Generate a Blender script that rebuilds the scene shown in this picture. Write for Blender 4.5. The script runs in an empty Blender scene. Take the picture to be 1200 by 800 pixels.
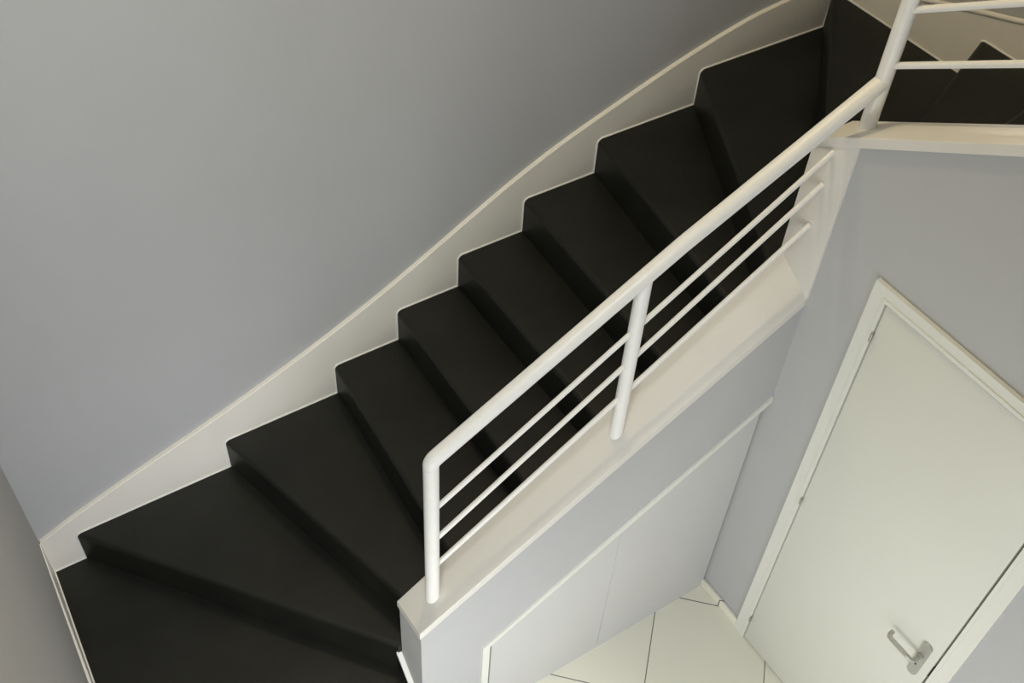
import bpy, bmesh, math
from mathutils import Vector, Matrix

scene = bpy.context.scene
COL = scene.collection
H = 0.17                       # one step rise


# ------------------------------------------------------------------ helpers
def link(o, parent=None):
    COL.objects.link(o)
    if parent is not None:
        o.parent = parent
    return o


def obj(name, bm, mat, parent=None, smooth=False, kind=None, label=None):
    bmesh.ops.remove_doubles(bm, verts=bm.verts, dist=1e-6)
    bmesh.ops.recalc_face_normals(bm, faces=bm.faces)
    me = bpy.data.meshes.new(name)
    bm.to_mesh(me)
    bm.free()
    me.materials.append(mat)
    if smooth:
        for p in me.polygons:
            p.use_smooth = True
        try:
            me.set_sharp_from_angle(angle=math.radians(38))
        except Exception:
            pass
    o = bpy.data.objects.new(name, me)
    link(o, parent)
    if kind:
        o['kind'] = kind
    if label:
        o['label'] = label
    return o


def struct(name, bm, mat, label=None, smooth=False):
    return obj(name, bm, mat, None, smooth, 'structure', label)


def thing(name, label, cat, loc=(0, 0, 0), kind=None):
    o = bpy.data.objects.new(name, None)
    o.empty_display_size = 0.1
    o.location = loc
    link(o)
    o['label'] = label
    if cat:
        o['category'] = cat
    if kind:
        o['kind'] = kind
    return o


def bevel(bm, w, seg=2, ang=30):
    bmesh.ops.recalc_face_normals(bm, faces=bm.faces)
    es = [e for e in bm.edges if len(e.link_faces) == 2 and
          e.calc_face_angle(0) > math.radians(ang)]
    if es:
        bmesh.ops.bevel(bm, geom=es, offset=w, segments=seg, affect='EDGES',
                        profile=0.5, clamp_overlap=True)


def box(bm, x0, x1, y0, y1, z0, z1):
    vs = [bm.verts.new((x, y, z)) for x in (x0, x1) for y in (y0, y1) for z in (z0, z1)]
    for f in ((0, 1, 3, 2), (4, 6, 7, 5), (0, 4, 5, 1), (2, 3, 7, 6), (0, 2, 6, 4), (1, 5, 7, 3)):
        bm.faces.new([vs[i] for i in f])


def loft(bm, A, B):
    """closed solid between two matching rings of points"""
    a = [bm.verts.new(p) for p in A]
    b = [bm.verts.new(p) for p in B]
    n = len(a)
    bm.faces.new(a)
    bm.faces.new(b[::-1])
    for i in range(n):
        j = (i + 1) % n
        bm.faces.new((a[i], b[i], b[j], a[j]))


def prism_xz(bm, pts, y0, y1):
    loft(bm, [(x, y0, z) for x, z in pts], [(x, y1, z) for x, z in pts])


def prism_yz(bm, pts, x0, x1):
    loft(bm, [(x0, y, z) for y, z in pts], [(x1, y, z) for y, z in pts])


def prism_xy(bm, pts, z0, z1):
    loft(bm, [(x, y, z0) for x, y in pts], [(x, y, z1) for x, y in pts])


def tube(bm, pts, r, seg=20, caps=True, nrm=None):
    """round bar along a polyline; joints are mitred. nrm: end cut plane normals"""
    pts = [Vector(p) for p in pts]
    rings = []
    t0 = (pts[1] - pts[0]).normalized()
    ref = Vector((0, 0, 1)) if abs(t0.z) < 0.9 else Vector((1, 0, 0))
    u = t0.cross(ref).normalized()
    for i, p in enumerate(pts):
        tin = (p - pts[i - 1]).normalized() if i else (pts[1] - pts[0]).normalized()
        tout = (pts[i + 1] - p).normalized() if i < len(pts) - 1 else tin
        if i == 0:
            v = tin.cross(u).normalized()
        # plane of the mitre
        n = (tin + tout).normalized()
        if i == 0 and nrm and nrm[0] is not None:
            n = Vector(nrm[0]).normalized()
        if i == len(pts) - 1 and nrm and nrm[1] is not None:
            n = Vector(nrm[1]).normalized()
        u = (u - tin * u.dot(tin)).normalized()
        v = tin.cross(u).normalized()
        ring = []
        for k in range(seg):
            a = 2 * math.pi * k / seg
            q = u * math.cos(a) * r + v * math.sin(a) * r
            s = -q.dot(n) / tin.dot(n)
            ring.append(bm.verts.new(p + q + tin * s))
        rings.append(ring)
    for a, b in zip(rings, rings[1:]):
        for k in range(seg):
            j = (k + 1) % seg
            bm.faces.new((a[k], b[k], b[j], a[j]))
    if caps:
        bm.faces.new(rings[0])
        bm.faces.new(rings[-1][::-1])


def disc_cyl(bm, c, axis, r, h, seg=20):
    c = Vector(c)
    a = Vector(axis).normalized()
    tube(bm, [c, c + a * h], r, seg)


# ------------------------------------------------------------------ materials
def mat(name, col, rough=0.6, spec=0.5, metallic=0.0, var=0.04, vscale=3.0,
        bump=0.0, bscale=200.0, col2=None, coat=0.0):
    m = bpy.data.materials.new(name)
    m.use_nodes = True
    nt = m.node_tree
    b = nt.nodes['Principled BSDF']
    b.inputs['Roughness'].default_value = rough
    b.inputs['Metallic'].default_value = metallic
    b.inputs['Specular IOR Level'].default_value = spec
    b.inputs['Coat Weight'].default_value = coat
    tc = nt.nodes.new('ShaderNodeTexCoord')
    n = nt.nodes.new('ShaderNodeTexNoise')
    n.inputs['Scale'].default_value = vscale
    n.inputs['Detail'].default_value = 5
    nt.links.new(tc.outputs['Object'], n.inputs['Vector'])
    r = nt.nodes.new('ShaderNodeValToRGB')
    r.color_ramp.elements[0].position = 0.3
    r.color_ramp.elements[1].position = 0.7
    c2 = col2 or col
    r.color_ramp.elements[0].color = (*[max(0, c * (1 - var)) for c in col], 1)
    r.color_ramp.elements[1].color = (*[min(1, c * (1 + var)) for c in c2], 1)
    nt.links.new(n.outputs['Fac'], r.inputs['Fac'])
    nt.links.new(r.outputs['Color'], b.inputs['Base Color'])
    if bump:
        n2 = nt.nodes.new('ShaderNodeTexNoise')
        n2.inputs['Scale'].default_value = bscale
        n2.inputs['Detail'].default_value = 3
        nt.links.new(tc.outputs['Object'], n2.inputs['Vector'])
        bp = nt.nodes.new('ShaderNodeBump')
        bp.inputs['Strength'].default_value = bump
        bp.inputs['Distance'].default_value = 0.002
        nt.links.new(n2.outputs['Fac'], bp.inputs['Height'])
        nt.links.new(bp.outputs['Normal'], b.inputs['Normal'])
    return m


M_WALL = mat('grey_wall_paint', (0.480, 0.480, 0.480), 0.75, 0.3, var=0.015, bump=0.15, bscale=60)
M_CEIL = mat('ceiling_paint', (0.75, 0.74, 0.72), 0.9, 0.2)
M_WHITE = mat('white_satin_paint', (0.870, 0.830, 0.745), 0.45, 0.4, var=0.02, vscale=5)
M_CAP = mat('white_cap_paint', (0.735, 0.710, 0.660), 0.42, 0.4, var=0.015, vscale=6)
M_DOOR = mat('door_paint', (0.715, 0.715, 0.650), 0.4, 0.4, var=0.012, vscale=2)
M_FRAME = mat('door_frame_paint', (0.760, 0.760, 0.700), 0.4, 0.4, var=0.015)
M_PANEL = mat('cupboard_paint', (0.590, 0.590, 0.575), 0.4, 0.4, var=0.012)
M_RAIL = mat('railing_paint', (0.860, 0.850, 0.820), 0.35, 0.5, var=0.02, vscale=30)
M_BLACK = mat('black_rubber', (0.0092, 0.0096, 0.0070), 0.48, 0.33, var=0.35, vscale=4, bump=0.35, bscale=120)
M_METAL = mat('handle_metal', (0.46, 0.46, 0.42), 0.36, 0.5, metallic=0.45, var=0.02)
M_HINGE = mat('hinge_metal', (0.45, 0.43, 0.38), 0.4, 0.5, metallic=0.6)
M_DARK = mat('dark_hole', (0.03, 0.03, 0.03), 0.8, 0.2)


def tile_mat():
    m = bpy.data.materials.new('cream_floor_tiles')
    m.use_nodes = True
    nt = m.node_tree
    N = nt.nodes.new
    L = nt.links.new
    b = nt.nodes['Principled BSDF']
    b.inputs['Roughness'].default_value = 0.28
    geo = N('ShaderNodeNewGeometry')
    sep = N('ShaderNodeSeparateXYZ')
    L(geo.outputs['Position'], sep.inputs[0])

    def math_(op, a, b_=None):
        n = N('ShaderNodeMath')
        n.operation = op
        for i, v in enumerate((a, b_)):
            if v is None:
                continue
            if isinstance(v, (int, float)):
                n.inputs[i].default_value = v
            else:
                L(v, n.inputs[i])
        return n.outputs[0]
    S = 0.707
    fs = []
    ids = []
    for op, off in (('SUBTRACT', 3.372), ('ADD', 0.412)):
        t = math_(op, sep.outputs[0], sep.outputs[1])
        t = math_('SUBTRACT', t, off)
        t = math_('DIVIDE', t, S)
        ids.append(math_('FLOOR', math_('ADD', t, 0.0)))
        fr = math_('FRACT', t)
        d = math_('MINIMUM', fr, math_('SUBTRACT', 1.0, fr))
        fs.append(d)
    d = math_('MINIMUM', fs[0], fs[1])
    g = math_('LESS_THAN', d, 0.0042)
    wn = N('ShaderNodeTexWhiteNoise')
    cb = N('ShaderNodeCombineXYZ')
    L(ids[0], cb.inputs[0])
    L(ids[1], cb.inputs[1])
    L(cb.outputs[0], wn.inputs['Vector'])
    noi = N('ShaderNodeTexNoise')
    noi.inputs['Scale'].default_value = 6
    L(geo.outputs['Position'], noi.inputs['Vector'])
    s = math_('ADD', math_('MULTIPLY', wn.outputs['Value'], 0.4), math_('MULTIPLY', noi.outputs['Fac'], 0.6))
    mx = N('ShaderNodeMix')
    mx.data_type = 'RGBA'
    L(s, mx.inputs['Factor'])
    mx.inputs['A'].default_value = (0.79, 0.77, 0.66, 1)
    mx.inputs['B'].default_value = (0.84, 0.82, 0.71, 1)
    m2 = N('ShaderNodeMix')
    m2.data_type = 'RGBA'
    L(g, m2.inputs['Factor'])
    L(mx.outputs['Result'], m2.inputs['A'])
    m2.inputs['B'].default_value = (0.13, 0.13, 0.12, 1)
    L(m2.outputs['Result'], b.inputs['Base Color'])
    bp = N('ShaderNodeBump')
    bp.inputs['Strength'].default_value = 0.5
    bp.inputs['Distance'].default_value = 0.002
    L(math_('SUBTRACT', 1.0, g), bp.inputs['Height'])
    L(bp.outputs['Normal'], b.inputs['Normal'])
    return m


M_TILE = tile_mat()

# ------------------------------------------------------------------ key planes
XD = 2.45          # wall with the door (faces -X)
XI = 2.60          # inner face of the upper flight
XR = 3.69          # outer string of the upper flight
YF = -1.22         # front face of the spandrel under the middle flight
YI = -1.06         # inner face of the middle flight
XE = 0.975         # end of the low parapet
ZF = -3 * H        # tiled hall floor
YB = -4.6          # wall behind the camera
ZC = 5.0           # ceiling
ZU = 14 * H        # upper floor


def xl_face(y):
    return 0.037 * y


def xl_wall(y):
    return -0.004 + 0.046 * y


def cap_out(x):    # top of the parapet, outer edge
    return 0.517 + 0.583 * (x - 0.975)


CI = [(0.975 + 1.475 * i / 16, 0.500 + 0.974 * i / 16) for i in range(17)]


def cap_in(x):
    for (a, za), (b, zb) in zip(CI, CI[1:]):
        if x <= b:
            return za + (zb - za) * (x - a) / (b - a)
    return CI[-1][1]


def cap_up(y):     # top of the cap along the upper flight
    return 1.930 + 0.62 * (YI - y) if y < YI else 1.930


# ------------------------------------------------------------------ room shell
bm = bmesh.new()
box(bm, -0.9, XD + 0.1, YB, 0.0, ZF - 0.1, ZF)
struct('floor', bm, M_TILE, 'cream square floor tiles laid diagonally at the foot of the stair')

bm = bmesh.new()
box(bm, -0.6, XR + 0.2, 0.018, 0.14, ZF, ZC)
struct('wall_back', bm, M_WALL, 'large plain grey wall along the outer side of the stair')

bm = bmesh.new()
prism_xy(bm, [(xl_wall(0.018), 0.018), (xl_wall(YB), YB), (xl_wall(YB) - 0.12, YB), (xl_wall(0.018) - 0.12, 0.018)], ZF, ZC)
struct('wall_left', bm, M_WALL, 'grey side wall at the bottom left beside the lowest steps')

bm = bmesh.new()
box(bm, XR + 0.018, XR + 0.14, YB, 0.018, ZF, ZC)
struct('wall_right', bm, M_WALL, 'shaded wall along the upper flight, seen at the top right corner')

bm = bmesh.new()
box(bm, -0.6, XR + 0.2, YB - 0.12, YB, ZF, ZC)
struct('wall_front', bm, M_WALL)

bm = bmesh.new()
box(bm, -0.6, XR + 0.2, YB, 0.14, ZC, ZC + 0.1)
struct('ceiling', bm, M_CEIL)

# wall carrying the door: follows the cap of the upper flight
DY0, DY1 = -1.497, -2.203          # door leaf
DZ1 = 1.597
OY0, OY1, OZ = DY0 + 0.02, DY1 - 0.02, DZ1 + 0.02     # rough opening
bm = bmesh.new()
TH = 0.10


def zt(y):
    return cap_up(y) - 0.037


def zflat(y):
    return min(zt(y), ZU - 0.02)


# pieces around the opening, outline in y-z, sharing edges
prism_yz(bm, [(YI - 0.002, ZF), (OY0, ZF), (OY0, zt(OY0)), (YI - 0.002, zt(YI - 0.002))], XD + 0.004, XD + TH)
prism_yz(bm, [(OY0, OZ), (OY1, OZ), (OY1, zflat(OY1)), (-1.78, zflat(-1.78)), (OY0, zt(OY0))], XD + 0.004, XD + TH)
prism_yz(bm, [(OY1, ZF), (YB, ZF), (YB, ZU - 0.02), (OY1, ZU - 0.02)], XD + 0.004, XD + TH)
struct('wall_door', bm, M_WALL, 'grey wall with the white door beneath the upper flight')

# ------------------------------------------------------------------ spandrel under the middle flight
FX0, FX1 = 1.234, XD + 0.004       # cupboard opening
ZL = 0.155                          # top of the cupboard frame at FX0


def zcup(x):
    return ZL + 0.583 * (x - FX0)


bm = bmesh.new()
t = 0.034
A = [(XE + .006, ZF), (FX0, ZF), (FX0, zcup(FX0)), (FX1, zcup(FX1)), (FX1, cap_out(FX1) - t), (XE + .006, cap_out(XE) - t)]
B = [(XE + .006, ZF), (FX0, ZF), (FX0, zcup(FX0)), (FX1, zcup(FX1)), (FX1, cap_out(FX1) - t), (XE + .006, cap_out(XE) - t)]
loft(bm, [(x, YF + .004, z) for x, z in A], [(x, YF + 0.06, z) for x, z in B])
# inner skin and end face
prof_in = [(XE + .006, ZF), (FX1, ZF)] + [(x, z - t) for x, z in CI[::-1][:1]] + [(x, z - t) for x, z in CI[::-1][1:]]
prof_in = [(XE + .006, ZF), (CI[-1][0] + .004, ZF)] + [(x if i else x + .004, z - t) for i, (x, z) in enumerate(CI[::-1])]
prof_in[-1] = (XE + .006, CI[0][1] - t)
loft(bm, [(x, YI - 0.004, z) for x, z in prof_in], [(x, YI - 0.03, z) for x, z in prof_in])
box(bm, XE + .006, XE + 0.05, YI - 0.03, YF + 0.06, ZF, 0.50 - t)
struct('wall_spandrel', bm, M_WALL, 'pale grey panelled side under the middle flight between the cap and the low cupboard')

# ------------------------------------------------------------------ staircase
stair = thing('staircase', 'winding stair with black rubber steps and off-white strings turning up beside the grey wall',
              'staircase', (0, 0, ZF))


def st(name, bm, m, smooth=False, label=None, parent=None):
    o = obj(name, bm, m, None, smooth, None, label)
    p = parent or stair
    o.parent = p
    o.matrix_parent_inverse = Matrix.Translation(-Vector((0, 0, ZF)))
    if p is not stair:
        o.matrix_parent_inverse = Matrix.Identity(4)
    return o


XT = XE - 0.013    # steps of the lowest flight end against the thin board
LINES = {          # riser lines: outer end, inner end
    -2: ((xl_face(-1.55), -1.55), (XT, -1.62)),
    -1: ((xl_face(-1.17), -1.17), (XT, -1.38)),
    0: ((xl_face(-0.76), -0.76), (XT, -1.20)),
    1: ((0.126, 0.0), (XE - .006, YI)),
    2: ((0.765, 0.0), (1.055, YI)),
    3: ((1.263, 0.0), (1.215, YI)),
    4: ((1.557, 0.0), (1.540, YI)),
    5: ((1.843, 0.0), (1.840, YI)),
    6: ((2.150, 0.0), (2.100, YI)),
    7: ((2.496, 0.0), (2.350, YI)),
    8: ((2.994, 0.0), (2.440, YI)),
    9: ((XR - .006, 0.0), (XI, YI)),
    10: ((XR, -0.728), (XI, -1.175)),
    11: ((XR, -1.16), (XI, -1.33)),
    12: ((XR, -1.50), (XI, -1.53)),
    13: ((XR, -1.79), (XI, -1.79)),
    14: ((XR, -2.07), (XI, -2.07)),
    15: ((XR, YB), (XI, YB)),
}


def add2(a, b, s=1.0):
    return (a[0] + b[0] * s, a[1] + b[1] * s)


for k in range(-2, 15):
    O, I = LINES[k]
    O2, I2 = LINES[k + 1]
    # forward direction (ascending), horizontal
    d = Vector((I[0] - O[0], I[1] - O[1])).normalized()
    nf = Vector((-d.y, d.x))
    mid2 = Vector(((O2[0] + I2[0]) / 2 - (O[0] + I[0]) / 2, (O2[1] + I2[1]) / 2 - (O[1] + I[1]) / 2))
    if nf.dot(mid2) < 0:
        nf = -nf
    # outer boundary direction for sliding the ends along the strings
    def slide(P, along, dist):
        a = Vector(along)
        if a.length < 1e-6:
            return P
        a.normalize()
        c = a.dot(nf)
        if abs(c) < 0.15:
            return P
        return (P[0] + a.x * dist / c, P[1] + a.y * dist / c)

    if k <= 0:
        ao = (0.037, 1.0)
    elif k <= 8:
        ao = (1, 0)
    else:
        ao = (0, -1)
    if k <= 0:
        ai = (0, 1)
    elif k <= 8:
        ai = (1, 0)
    else:
        ai = (0, -1)
    if k == 9:
        ao = (0, -1)
    z = k * H
    r = 0.019
    prof = []          # (forward offset, z)
    for i in range(7):
        a = math.pi / 2 * i / 6
        prof.append((r - r * math.sin(a), z - r + r * math.cos(a)))
    # i=0: (r, z) top ; i=6: (0, z-r)
    prof = [(r - r * math.sin(math.pi / 2 * i / 6), z - r + r * math.cos(math.pi / 2 * i / 6)) for i in range(7)]
    prof.append((0.0, z - 0.032))
    bm = bmesh.new()
    sec = []
    for off, zz in prof:
        po = slide(O, ao, off)
        pi_ = slide(I, ai, off)
        sec.append((bm.verts.new((*po, zz)), bm.verts.new((*pi_, zz))))
    for a, b in zip(sec, sec[1:]):
        bm.faces.new((a[0], a[1], b[1], b[0]))
    # top & bottom polygons; tread runs 12 mm under the next riser
    ring = [O2]
    if k == 0:
        ring = [O2, (0.0, 0.0)]
    inner = [I2]
    if k == 0:
        inner = [I2]
    top_pts = inner + ring
    for lvl, (vo, vi) in ((z, sec[0]), (z - 0.032, sec[-1])):
        vs = [vo, vi]
        for P in top_pts:
            vs.append(bm.verts.new((P[0], P[1], lvl)))
        f = bm.faces.new(vs)
        if lvl == z:
            topv = vs
        else:
            botv = vs
    n = len(topv)
    for i in range(1, n):
        j = (i + 1) % n
        if i == 0:
            continue
        try:
            bm.faces.new((topv[i], topv[j], botv[j], botv[i]))
        except Exception:
            pass
    # end caps of the rounded nose
    for s in (0, 1):
        vs = [q[s] for q in sec]
        try:
            bm.faces.new(vs)
        except Exception:
            pass
    nm = 'tread' if k < 14 else 'landing'
    tr = st(nm, bm, M_BLACK, smooth=True)
    # riser: 18 mm board below the nose
    bm = bmesh.new()
    a, b = O, I
    a2, b2 = slide(O, ao, 0.018), slide(I, ai, 0.018)
    zb = z - H if k > -2 else ZF
    prism_xy(bm, [a, b, b2, a2], zb, z - 0.032)
    st('riser', bm, M_BLACK, parent=tr)

# --- outer strings (boards on the walls); top edge follows the stair in a long curve
TOPB = [(0.0, .207), (.12, .262), (.25, .312), (.483, .396), (.70, .470), (.928, .556), (1.15, .645), (1.388, .752),
        (1.55, .832), (1.698, .912), (1.90, 1.025), (2.086, 1.126), (2.30, 1.226), (2.54, 1.317), (2.72, 1.382),
        (2.883, 1.437), (3.083, 1.495), (3.26, 1.536), (3.449, 1.560), (3.60, 1.572), (XR, 1.578)]


def smoothline(P, n=4):
    out = []
    for i in range(len(P) - 1):
        p0 = P[max(i - 1, 0)]
        p1, p2 = P[i], P[i + 1]
        p3 = P[min(i + 2, len(P) - 1)]
        for s in range(n):
            t_ = s / n
            out.append(tuple(0.5 * (2 * p1[c] + (p2[c] - p0[c]) * t_ + (2 * p0[c] - 5 * p1[c] + 4 * p2[c] - p3[c]) * t_ ** 2
                                    + (3 * p1[c] - p0[c] - 3 * p2[c] + p3[c]) * t_ ** 3) for c in (0, 1)))
    out.append(P[-1])
    return out


def low_of(P, drop):
    return [(x, z - drop) for x, z in P]


TB = smoothline(TOPB)
bm = bmesh.new()
for (x0, z0), (x1, z1) in zip(TB, TB[1:]):
    loft(bm, [(x0, 0.018, z0), (x0, 0.003, z0), (x0, 0.0, z0 - .003), (x0, 0, z0 - .46), (x0, 0.018, z0 - .46)],
         [(x1, 0.018, z1), (x1, 0.003, z1), (x1, 0.0, z1 - .003), (x1, 0, z1 - .46), (x1, 0.018, z1 - .46)])


def dedupe_inner(bm):
    bmesh.ops.remove_doubles(bm, verts=bm.verts, dist=1e-6)
    seen = {}
    kill = []
    for f in bm.faces:
        key = tuple(sorted(v.index for v in f.verts))
        if key in seen:
            kill += [f, seen[key]]
        seen[key] = f
    if kill:
        bmesh.ops.delete(bm, geom=list(set(kill)), context='FACES_ONLY')


bm.verts.index_update()
bmesh.ops.remove_doubles(bm, verts=bm.verts, dist=1e-6)
bm.verts.index_update()
dedupe_inner(bm)
st('outer_string', bm, M_WHITE, smooth=True, label='off-white board with a curved top edge along the large grey wall')

TOPR = [(0.0, 1.578), (-.2, 1.628), (-.422, 1.705), (-.65, 1.778), (-.75, 1.808), (-.86, 1.842), (-1.05, 1.915),
        (-1.3, 2.04), (-1.55, 2.18), (-1.8, 2.33), (-2.02, 2.465), (-2.12, 2.50), (-3.0, 2.50)]
TR = smoothline(TOPR)
bm = bmesh.new()
for (y0, z0), (y1, z1) in zip(TR, TR[1:]):
    loft(bm, [(XR + .018, y0, z0), (XR, y0, z0), (XR, y0, z0 - .46), (XR + .018, y0, z0 - .46)],
         [(XR + .018, y1, z1), (XR, y1, z1), (XR, y1, z1 - .46), (XR + .018, y1, z1 - .46)])
bmesh.ops.remove_doubles(bm, verts=bm.verts, dist=1e-6)
bm.verts.index_update()
dedupe_inner(bm)
st('outer_string', bm, M_WHITE, smooth=True, label='shaded off-white board beside the upper flight')
# rounded bead along the top of that board
bm = bmesh.new()
tube(bm, [(XR + .004, y, z + .002) for y, z in TR], 0.011, 12)
st('string_bead', bm, M_WHITE, smooth=True)

TOPL = [(0.0, .207), (-.3, .150), (-.6, .085), (-.9, -.02), (-1.2, -.16), (-1.5, -.30), (-1.72, -.42)]
bm = bmesh.new()
for (y0, z0), (y1, z1) in zip(TOPL, TOPL[1:]):
    loft(bm, [(xl_wall(y0), y0, z0), (xl_face(y0), y0, z0), (xl_face(y0), y0, max(z0 - .4, ZF)), (xl_wall(y0), y0, max(z0 - .4, ZF))],
         [(xl_wall(y1), y1, z1), (xl_face(y1), y1, z1), (xl_face(y1), y1, max(z1 - .4, ZF)), (xl_wall(y1), y1, max(z1 - .4, ZF))])
bmesh.ops.remove_doubles(bm, verts=bm.verts, dist=1e-6)
bm.verts.index_update()
dedupe_inner(bm)
st('outer_string', bm, M_WHITE, label='narrow off-white board between the lowest steps and the left wall')

# --- bright halo line added where steps meet strings, not a real bead
M_HALO = mat('halo_white', (0.86, 0.85, 0.80), 0.4, 0.4)
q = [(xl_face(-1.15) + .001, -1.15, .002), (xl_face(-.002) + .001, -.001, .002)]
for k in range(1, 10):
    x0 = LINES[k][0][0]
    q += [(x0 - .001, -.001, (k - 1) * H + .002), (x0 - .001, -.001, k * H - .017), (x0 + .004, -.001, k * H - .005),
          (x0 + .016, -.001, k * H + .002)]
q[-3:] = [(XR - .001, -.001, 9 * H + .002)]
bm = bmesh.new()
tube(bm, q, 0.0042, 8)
st('halo_line', bm, M_HALO, smooth=True, label='thin white halo line along the step profile')
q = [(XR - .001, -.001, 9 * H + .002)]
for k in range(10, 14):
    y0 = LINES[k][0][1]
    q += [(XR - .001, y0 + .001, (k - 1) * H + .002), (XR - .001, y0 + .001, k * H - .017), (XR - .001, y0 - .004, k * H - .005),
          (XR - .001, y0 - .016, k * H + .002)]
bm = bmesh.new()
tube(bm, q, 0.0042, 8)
st('halo_line', bm, M_HALO, smooth=True)

# --- cap over the parapet of the middle flight (slightly twisted board)
bm = bmesh.new()
t = 0.036
NX, NY = 24, 5
b_ = 0.004
secs = []
for i in range(NX + 1):
    x = XE + (XD - XE) * i / NX
    zo, zi_ = cap_out(x), cap_in(x)
    row = [(x, YF, zo - t), (x, YF, zo - b_), (x, YF + b_ * .3, zo - b_ * .3), (x, YF + b_, zo)]
    for j in range(1, NY):
        s_j = j / NY
        row.append((x, YF + (YI - YF) * s_j, zo + (zi_ - zo) * s_j))
    row += [(x, YI - b_, zi_), (x, YI - b_ * .3, zi_ - b_ * .3), (x, YI, zi_ - b_), (x, YI, zi_ - t)]
    secs.append([bm.verts.new(q) for q in row])
n = len(secs[0])
for a, b in zip(secs, secs[1:]):
    for j in range(n):
        k = (j + 1) % n
        bm.faces.new((a[j], b[j], b[k], a[k]))
bm.faces.new(secs[0])
bm.faces.new(secs[-1][::-1])
st('parapet_cap', bm, M_CAP, smooth=False, label='cream-white sloping cap along the middle flight')

# --- upright end of the upper parapet and its cap
bm = bmesh.new()
prism_yz(bm, [(YF, cap_out(XD) - 0.036), (YI, cap_in(XD) - 0.06), (YI, 1.928), (YF, cap_up(YF) - .004)], XD - 0.006, XD + 0.06)
bevel(bm, 0.004, 2, 50)
st('corner_upright', bm, M_CAP, smooth=True, label='white upright face where the sloping cap meets the upper cap')
bm = bmesh.new()
ys = [YI, -1.2, -1.4, -1.6, -1.8, -2.0, -2.12]
prof = [(y, cap_up(y)) for y in ys]
prof += [(-3.0, cap_up(-2.12))]
low = [(y, z - 0.037) for y, z in prof][::-1]
prism_yz(bm, prof + low, XD - 0.008, XI + 0.002)
bevel(bm, 0.0025, 2, 50)
st('parapet_cap', bm, M_CAP, smooth=False, label='white cap climbing along the top of the door wall')
# parapet wall skin towards the upper flight
bm = bmesh.new()
prism_yz(bm, [(YI - .004, 1.2), (YI - .004, cap_up(YI) - .04), (-2.12, cap_up(-2.12) - .04), (-2.12, 1.9)], XI - 0.03, XI - 0.002)
prism_xz(bm, [(XD + .07, 1.2), (XI - .002, 1.2), (XI - .002, 1.89), (XD + .07, 1.89)], YI - 0.02, YI - 0.001)
st('inner_string', bm, M_WHITE)

# --- thin white edging at the parapet end, black rubber skirt below it
SL = [(YI + .004, 0.125), (-1.15, 0.018), (-1.26, -0.105), (-1.40, -0.20), (-1.60, -0.34), (-1.72, -0.43)]
bm = bmesh.new()
prism_yz(bm, SL + [(y, z - .016) for y, z in SL[::-1]], XT, XE + 0.006)
st('edging_strip', bm, M_CAP, label='thin white edging at the foot of the parapet end')
bm = bmesh.new()
prism_yz(bm, [(y, z - .016) for y, z in SL] + [(-1.72, ZF), (YI + .004, ZF)], XT + .002, XE + 0.006)
st('rubber_skirt', bm, M_BLACK)
bm = bmesh.new()
pl = [(YF + .004, -0.08), (-1.26, -0.13), (-1.40, -0.24), (-1.60, -0.38), (-1.70, -0.45), (-1.70, ZF), (YF + .004, ZF)]
prism_yz(bm, pl, XE + 0.008, XE + 0.05)
struct('wall_lower_spandrel', bm, M_WALL)

# ------------------------------------------------------------------ upper floor behind the camera line
bm = bmesh.new()
box(bm, -0.16, XD + 0.1, YB, -4.1, ZU - 0.18, ZU - 0.02)
struct('floor_upper', bm, M_CEIL)

# ------------------------------------------------------------------ railing
rail = thing('stair_railing', 'white tubular metal stair railing with three thin bars on the sloping cap', 'railing', (1.07, -1.14, 0.55))


def rp(name, bm, m=M_RAIL, label=None, parent=None):
    o = obj(name, bm, m, parent or rail, True, None, label)
    if parent is None:
        o.matrix_parent_inverse = Matrix.Translation(-rail.location)
    return o


YM = -1.14
RR = 0.0245
def zr(x): return 1.340 + 0.562 * (x - 1.076)
XP = 1.070
XM = 1.777
XU, YU = 2.535, -1.160
# lower handrail with elbow: first post rises into it
bm = bmesh.new()
elb = []
c = Vector((XP + 0.03, YM, zr(XP + .03)))
P0 = Vector((XP, YM, zr(XP) - 0.020))
P1 = Vector((XP, YM, zr(XP)))
dirv = Vector((1, 0, 0.562)).normalized()
P2 = P1 + dirv * 0.020
pts = []
for i in range(7):
    s = i / 6
    pts.append(P0 * (1 - s) ** 2 + P1 * (2 * s * (1 - s)) + P2 * s ** 2)
end = Vector((XU, YU, zr(XU) - .006))
tube(bm, pts + [Vector((1.9, YM, zr(1.9))), end], RR, 24)
rp('handrail', bm, label='warm white round handrail of the middle flight')


def capz(x, y):
    s = (y - YF) / (YI - YF)
    return cap_out(x) * (1 - s) + cap_in(x) * s


bm = bmesh.new()
tube(bm, [(XP, YM, capz(XP, YM) - 0.001), tuple(P0)], RR * .98, 24, nrm=((-.583, -.1, 1), None))
rp('post', bm)
bm = bmesh.new()
tube(bm, [(XM, YM, capz(XM, YM) - 0.001), (XM, YM, zr(XM) - 0.008)], 0.0230, 24, nrm=((-.583, -.1, 1), (-.562, 0, 1)))
rp('post', bm)
bm = bmesh.new()
tube(bm, [(XU, YU, cap_up(YU) - 0.001), (XU, YU, 2.80)], 0.0245, 24, nrm=((0, .62, 1), None))
rp('post', bm, label='tall white post at the turn of the railing')
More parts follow.
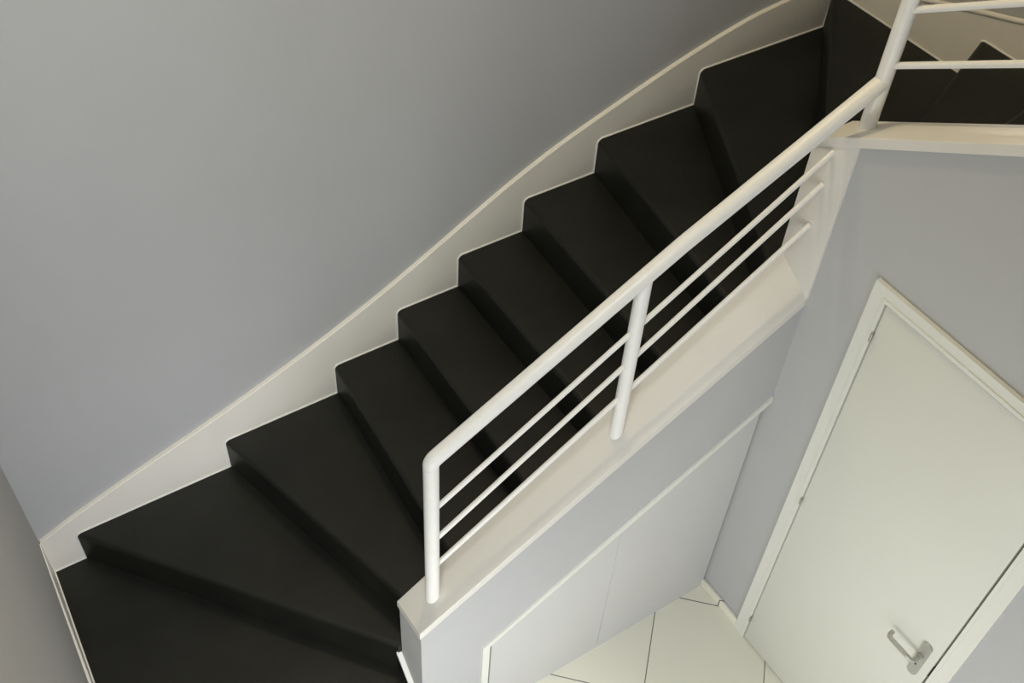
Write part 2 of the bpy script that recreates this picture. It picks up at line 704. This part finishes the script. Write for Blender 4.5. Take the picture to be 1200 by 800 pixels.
# thin bars of the middle flight, ending in the upright face
XW = XD - 0.005
for (za, zb_) in ((1.098, 1.928), (0.926, 1.805), (0.770, 1.640)):
    # measured at x=1.104 and x=2.449
    sl = (zb_ - za) / (2.449 - 1.104)
    f_ = lambda x: za + sl * (x - 1.104)
    bm = bmesh.new()
    tube(bm, [(XP + .02, YM, f_(XP + .02)), (XM - .016, YM, f_(XM - .016))], 0.0085, 14)
    rp('bar', bm)
    bm = bmesh.new()
    tube(bm, [(XM + .016, YM, f_(XM + .016)), (XW, YM, f_(XW))], 0.0085, 14)
    rp('bar', bm)
# upper flight
for z0 in (2.205, 2.378, 2.55):
    bm = bmesh.new()
    tube(bm, [(XU, YU - .02, z0 + .012), (XU, -2.10, z0 + 0.6 * (2.10 + YU))], 0.010, 14)
    rp('bar', bm)
bm = bmesh.new()
tube(bm, [(XU, YU, 2.775), (XU, -2.10, 2.80 + 0.6 * (2.10 + YU))], RR, 24)
rp('handrail', bm, label='handrail of the upper flight')
bm = bmesh.new()
tube(bm, [(XU, -2.10, cap_up(-2.10) - .001), (XU, -2.10, 2.80 + 0.6 * (2.10 + YU))], 0.0245, 24)
rp('post', bm)

# ------------------------------------------------------------------ door in the wall
door = thing('door_1', 'cream-white flush door with a metal lever handle in a white frame', None, (XD, (DY0 + DY1) / 2, ZF), 'structure')


def dp(name, bm, m, smooth=False, label=None, parent=None):
    o = obj(name, bm, m, None, smooth, None, label)
    o.parent = parent or door
    if parent is None:
        o.matrix_parent_inverse = Matrix.Translation(-door.location)
    return o


FW = 0.062
y0, y1, zt_ = DY0 + 0.003, DY1 - 0.003, DZ1 + 0.003
X0, X1 = XD - 0.012, XD + 0.055
bm = bmesh.new()
# left jamb + architrave, right, head (mitred)
ol, orr, ot = DY0 + FW, DY1 - FW, DZ1 + FW - .008


def frame_piece(bm, ring2d, xa, xb):
    loft(bm, [(xa, y, z) for y, z in ring2d], [(xb, y, z) for y, z in ring2d])


frame_piece(bm, [(ol, ZF), (y0, ZF), (y0, zt_), (ol, ot)], X0, XD + .004)
frame_piece(bm, [(orr, ZF), (y1, ZF), (y1, zt_), (orr, ot)], X0, XD + .004)
frame_piece(bm, [(ol, ot), (orr, ot), (y1, zt_), (y0, zt_)], X0, XD + .004)
# step of the moulding
frame_piece(bm, [(y0 + .014, ZF), (y0, ZF), (y0, zt_), (y0 + .014, zt_ + .014)], X0 - .004, X0)
frame_piece(bm, [(y1 - .014, ZF), (y1, ZF), (y1, zt_), (y1 - .014, zt_ + .014)], X0 - .004, X0)
frame_piece(bm, [(y0 + .014, zt_ + .014), (y1 - .014, zt_ + .014), (y1, zt_), (y0, zt_)], X0 - .004, X0)
dp('door_frame', bm, M_FRAME)
bm = bmesh.new()
frame_piece(bm, [(y0 + .012, ZF), (y0, ZF), (y0, zt_), (y0 + .012, zt_ + .012)], XD + .004, X1)
frame_piece(bm, [(y1 - .012, ZF), (y1, ZF), (y1, zt_), (y1 - .012, zt_ + .012)], XD + .004, X1)
frame_piece(bm, [(y0 + .012, zt_ + .012), (y1 - .012, zt_ + .012), (y1, zt_), (y0, zt_)], XD + .004, X1)
# rebate stop behind the leaf
frame_piece(bm, [(y0, ZF), (y0 - .02, ZF), (y0 - .02, zt_ - .02), (y0, zt_)], XD + .036, X1)
frame_piece(bm, [(y1, ZF), (y1 + .02, ZF), (y1 + .02, zt_ - .02), (y1, zt_)], XD + .036, X1)
frame_piece(bm, [(y0, zt_), (y0 - .02, zt_ - .02), (y1 + .02, zt_ - .02), (y1, zt_)], XD + .036, X1)
dp('door_lining', bm, M_FRAME)
bm = bmesh.new()
box(bm, XD - 0.010, XD + 0.030, DY1 + .006, DY0 - .0005, ZF + 0.008, DZ1 - .004)
bevel(bm, 0.002, 2)
leaf = dp('door_leaf', bm, M_DOOR, smooth=True)


def lp(name, bm, m, label=None):
    o = obj(name, bm, m, None, True, None, label)
    o.parent = leaf
    return o


# hinges
for z in (1.453, 0.556, -0.345):
    bm = bmesh.new()
    disc_cyl(bm, (XD - 0.0165, DY0 + 0.002, z - 0.017), (0, 0, 1), 0.0045, 0.034, 14)
    disc_cyl(bm, (XD - 0.0165, DY0 + 0.002, z + 0.0172), (0, 0, 1), 0.003, 0.005, 10)
    lp('hinge', bm, M_HINGE)
# lever handle: oval plate, spindle, bent lever
HY, HZ = -2.146, 0.415
bm = bmesh.new()
ring = []
hw, hh = 0.0215, 0.105
for i in range(32):
    a = 2 * math.pi * i / 32
    cy = math.cos(a) * hw
    cz = math.sin(a) * hw + (hh - hw) * (1 if math.sin(a) > 0 else -1) * (0 if abs(math.sin(a)) < 1e-6 else 1)
    ring.append((cy, cz))
loft(bm, [(XD - .0102, HY + a, HZ + b) for a, b in ring], [(XD - .017, HY + a * .93, HZ + b * .98) for a, b in ring])
hplate = lp('handle_plate', bm, M_METAL, 'oval metal handle plate')
bm = bmesh.new()
zl = HZ + 0.025
p = [Vector((XD - .015, HY, zl)), Vector((XD - .050, HY, zl)), Vector((XD - .060, HY + .010, zl)),
     Vector((XD - .060, HY + .03, zl)), Vector((XD - .060, HY + .098, zl)), Vector((XD - .057, HY + .110, zl)), Vector((XD - .047, HY + .116, zl)),
     Vector((XD - .034, HY + .117, zl))]
tube(bm, p, 0.0085, 16)
disc_cyl(bm, (XD - .016, HY, zl), (-1, 0, 0), 0.0125, 0.012, 18)
lp('lever_handle', bm, M_METAL, 'bent metal lever')
bm = bmesh.new()
disc_cyl(bm, (XD - .0165, HY, HZ - 0.035), (-1, 0, 0), 0.0045, 0.0015, 12)
lp('keyhole', bm, M_DARK, 'dark keyhole')
bm = bmesh.new()
box(bm, XD - .009, XD + .02, DY1 - .0025, DY1 + .0055, 0.37, 0.43)
lp('latch', bm, M_DARK)

# baseboards on the door wall
bm = bmesh.new()
prism_yz(bm, [(-1.193, ZF), (ol + .001, ZF), (ol + .001, ZF + .052), (-1.193, ZF + .052)], XD - 0.012, XD + 0.003)
bevel(bm, 0.003, 2)
struct('baseboard_door', bm, M_TILE, 'short cream tile skirting between the low cupboard and the door', True)
bm = bmesh.new()
prism_yz(bm, [(orr - .001, ZF), (YB, ZF), (YB, ZF + .052), (orr - .001, ZF + .052)], XD - 0.012, XD + 0.003)
struct('baseboard_front', bm, M_TILE)

# ------------------------------------------------------------------ cupboard under the middle flight
cup = thing('under_stair_cupboard', 'low white cupboard with sloping top built in under the middle flight', 'cupboard', (1.8, -1.2, ZF))


def cp(name, bm, m, smooth=True, label=None):
    o = obj(name, bm, m, None, smooth, None, label)
    o.parent = cup
    o.matrix_parent_inverse = Matrix.Translation(-cup.location)
    return o


s_ = 0.583
FT = 0.026
bm = bmesh.new()
ya, yb = YF - 0.004, YF + 0.05
zi = lambda x: zcup(x) - FT * math.sqrt(1 + s_ * s_)
prism_xz(bm, [(FX0, ZF), (FX0 + .030, ZF), (FX0 + .030, zi(FX0 + .030)), (FX0, zcup(FX0))], ya, yb)
prism_xz(bm, [(FX0, zcup(FX0)), (FX0 + .030, zi(FX0 + .030)), (XD + .001, zi(XD)), (XD + .001, zcup(XD))], ya, yb)
cp('cupboard_frame', bm, M_FRAME, label='white sloping frame edge')
YP = YF + 0.022
XS = 1.848
for xa, xb in ((FX0 + .055, XS - .001), (XS + .001, XD - .007)):
    bm = bmesh.new()
    prism_xz(bm, [(xa, ZF + .038), (xb, ZF + .038), (xb, zi(xb) - .002), (xa, zi(xa) - .002)], YP, YP + 0.02)
    bevel(bm, 0.0012, 1)
    cp('cupboard_door', bm, M_PANEL)
bm = bmesh.new()
box(bm, FX0 + .055, XD - .001, YP + .0012, YP + 0.03, ZF, ZF + 0.0365)
cp('plinth', bm, M_PANEL)
bm = bmesh.new()
prism_xz(bm, [(FX0 + .031, ZF + .002), (XD - .002, ZF + .002), (XD - .002, zi(XD) - .001), (FX0 + .031, zi(FX0 + .031) - .001)], YP + .06, YP + .07)
cp('gap_shade', bm, M_DARK)  # dark sheet standing in for the shade seen through the door gaps

# ------------------------------------------------------------------ camera (solved from the photograph's perspective)
a, p, r = 0.621, 0.8312, -0.0705
C0 = Vector((0.1620, -2.7660, 3.9000))
a, p, r, FPX = 0.62079, 0.83119, -0.070477, 1283.894
C0 = Vector((0.16216, -2.76647, 3.89965))
cam = bpy.data.cameras.new('camera')
co = bpy.data.objects.new('camera', cam)
COL.objects.link(co)
F = Vector((math.sin(a) * math.cos(p), math.cos(a) * math.cos(p), -math.sin(p)))
R = Vector((math.cos(a), -math.sin(a), 0))
D = F.cross(R)
cr, sr = math.cos(r), math.sin(r)
RR_ = R * cr + D * sr
DD_ = -R * sr + D * cr
mw = Matrix((( RR_.x, -DD_.x, -F.x, C0.x), (RR_.y, -DD_.y, -F.y, C0.y), (RR_.z, -DD_.z, -F.z, C0.z), (0, 0, 0, 1)))
co.matrix_world = mw
cam.sensor_width = 36
cam.sensor_fit = 'HORIZONTAL'
cam.lens = FPX / 1200 * 36
cam.clip_start = 0.02
scene.camera = co

# ------------------------------------------------------------------ light
def area(name, loc, target, size, energy, col, sy=None):
    l = bpy.data.lights.new(name, 'AREA')
    l.shape = 'RECTANGLE'
    l.size = size
    l.size_y = sy or size
    l.energy = energy
    l.color = col
    o = bpy.data.objects.new(name, l)
    COL.objects.link(o)
    o.location = loc
    d = Vector(target) - Vector(loc)
    o.rotation_euler = d.to_track_quat('-Z', 'Y').to_euler()
    return o


# added fill high over the well, no known fixture; narrow spread
wl = area('upper_fill', (0.25, -2.4, 4.6), (0.3, 0, 1.2), 0.8, 17.0, (0.89, 0.96, 1.0), 0.8)
wl.data.spread = math.radians(90)
# added fill lamps that brighten the lower hall, standing for no known opening
area('hall_fill', (1.0, -3.7, 0.35), (1.25, -1.2, -0.1), 1.3, 15, (0.78, 0.78, 1.0), 1.5)
area('side_fill', (-0.06, -2.7, 0.6), (2.0, -2.7, 0.6), 0.9, 27, (0.94, 0.98, 0.88), 1.2)  # added side fill for the parapet end and door wall
wl = area('spandrel_fill', (0.5, -3.6, 0.4), (0.8, -1.2, 0.1), 0.9, 2.5, (0.95, 0.98, 1.0), 1.2)  # added narrow fill aimed at the left end of the spandrel
wl.data.spread = math.radians(50)
# warm lamp hanging over the stair well
l = bpy.data.lights.new('stair_lamp', 'POINT')
l.energy = 55
l.color = (1.0, 0.83, 0.52)
l.shadow_soft_size = 0.06
o = bpy.data.objects.new('stair_lamp', l)
o.location = (1.9, -0.35, 4.3)
COL.objects.link(o)

# added spot making the bright patch on the upper cap, no known fixture
l = bpy.data.lights.new('cap_patch_spot', 'SPOT')
l.energy = 200
l.color = (1.0, 0.98, 0.93)
l.spot_size = math.radians(45.3)
l.spot_blend = 0.05
l.shadow_soft_size = 0.14
o = bpy.data.objects.new('cap_patch_spot', l)
o.location = (2.9, -2.6, 4.9)
COL.objects.link(o)

w = bpy.data.worlds.new('world')
w.use_nodes = True
w.node_tree.nodes['Background'].inputs[0].default_value = (0.75, 0.80, 0.9, 1)
w.node_tree.nodes['Background'].inputs[1].default_value = 0.3
scene.world = w

vs = scene.view_settings
vs.view_transform = 'Standard'
vs.look = 'None'
vs.gamma = 1
vs.exposure = 0.03
vs.use_curve_mapping = False
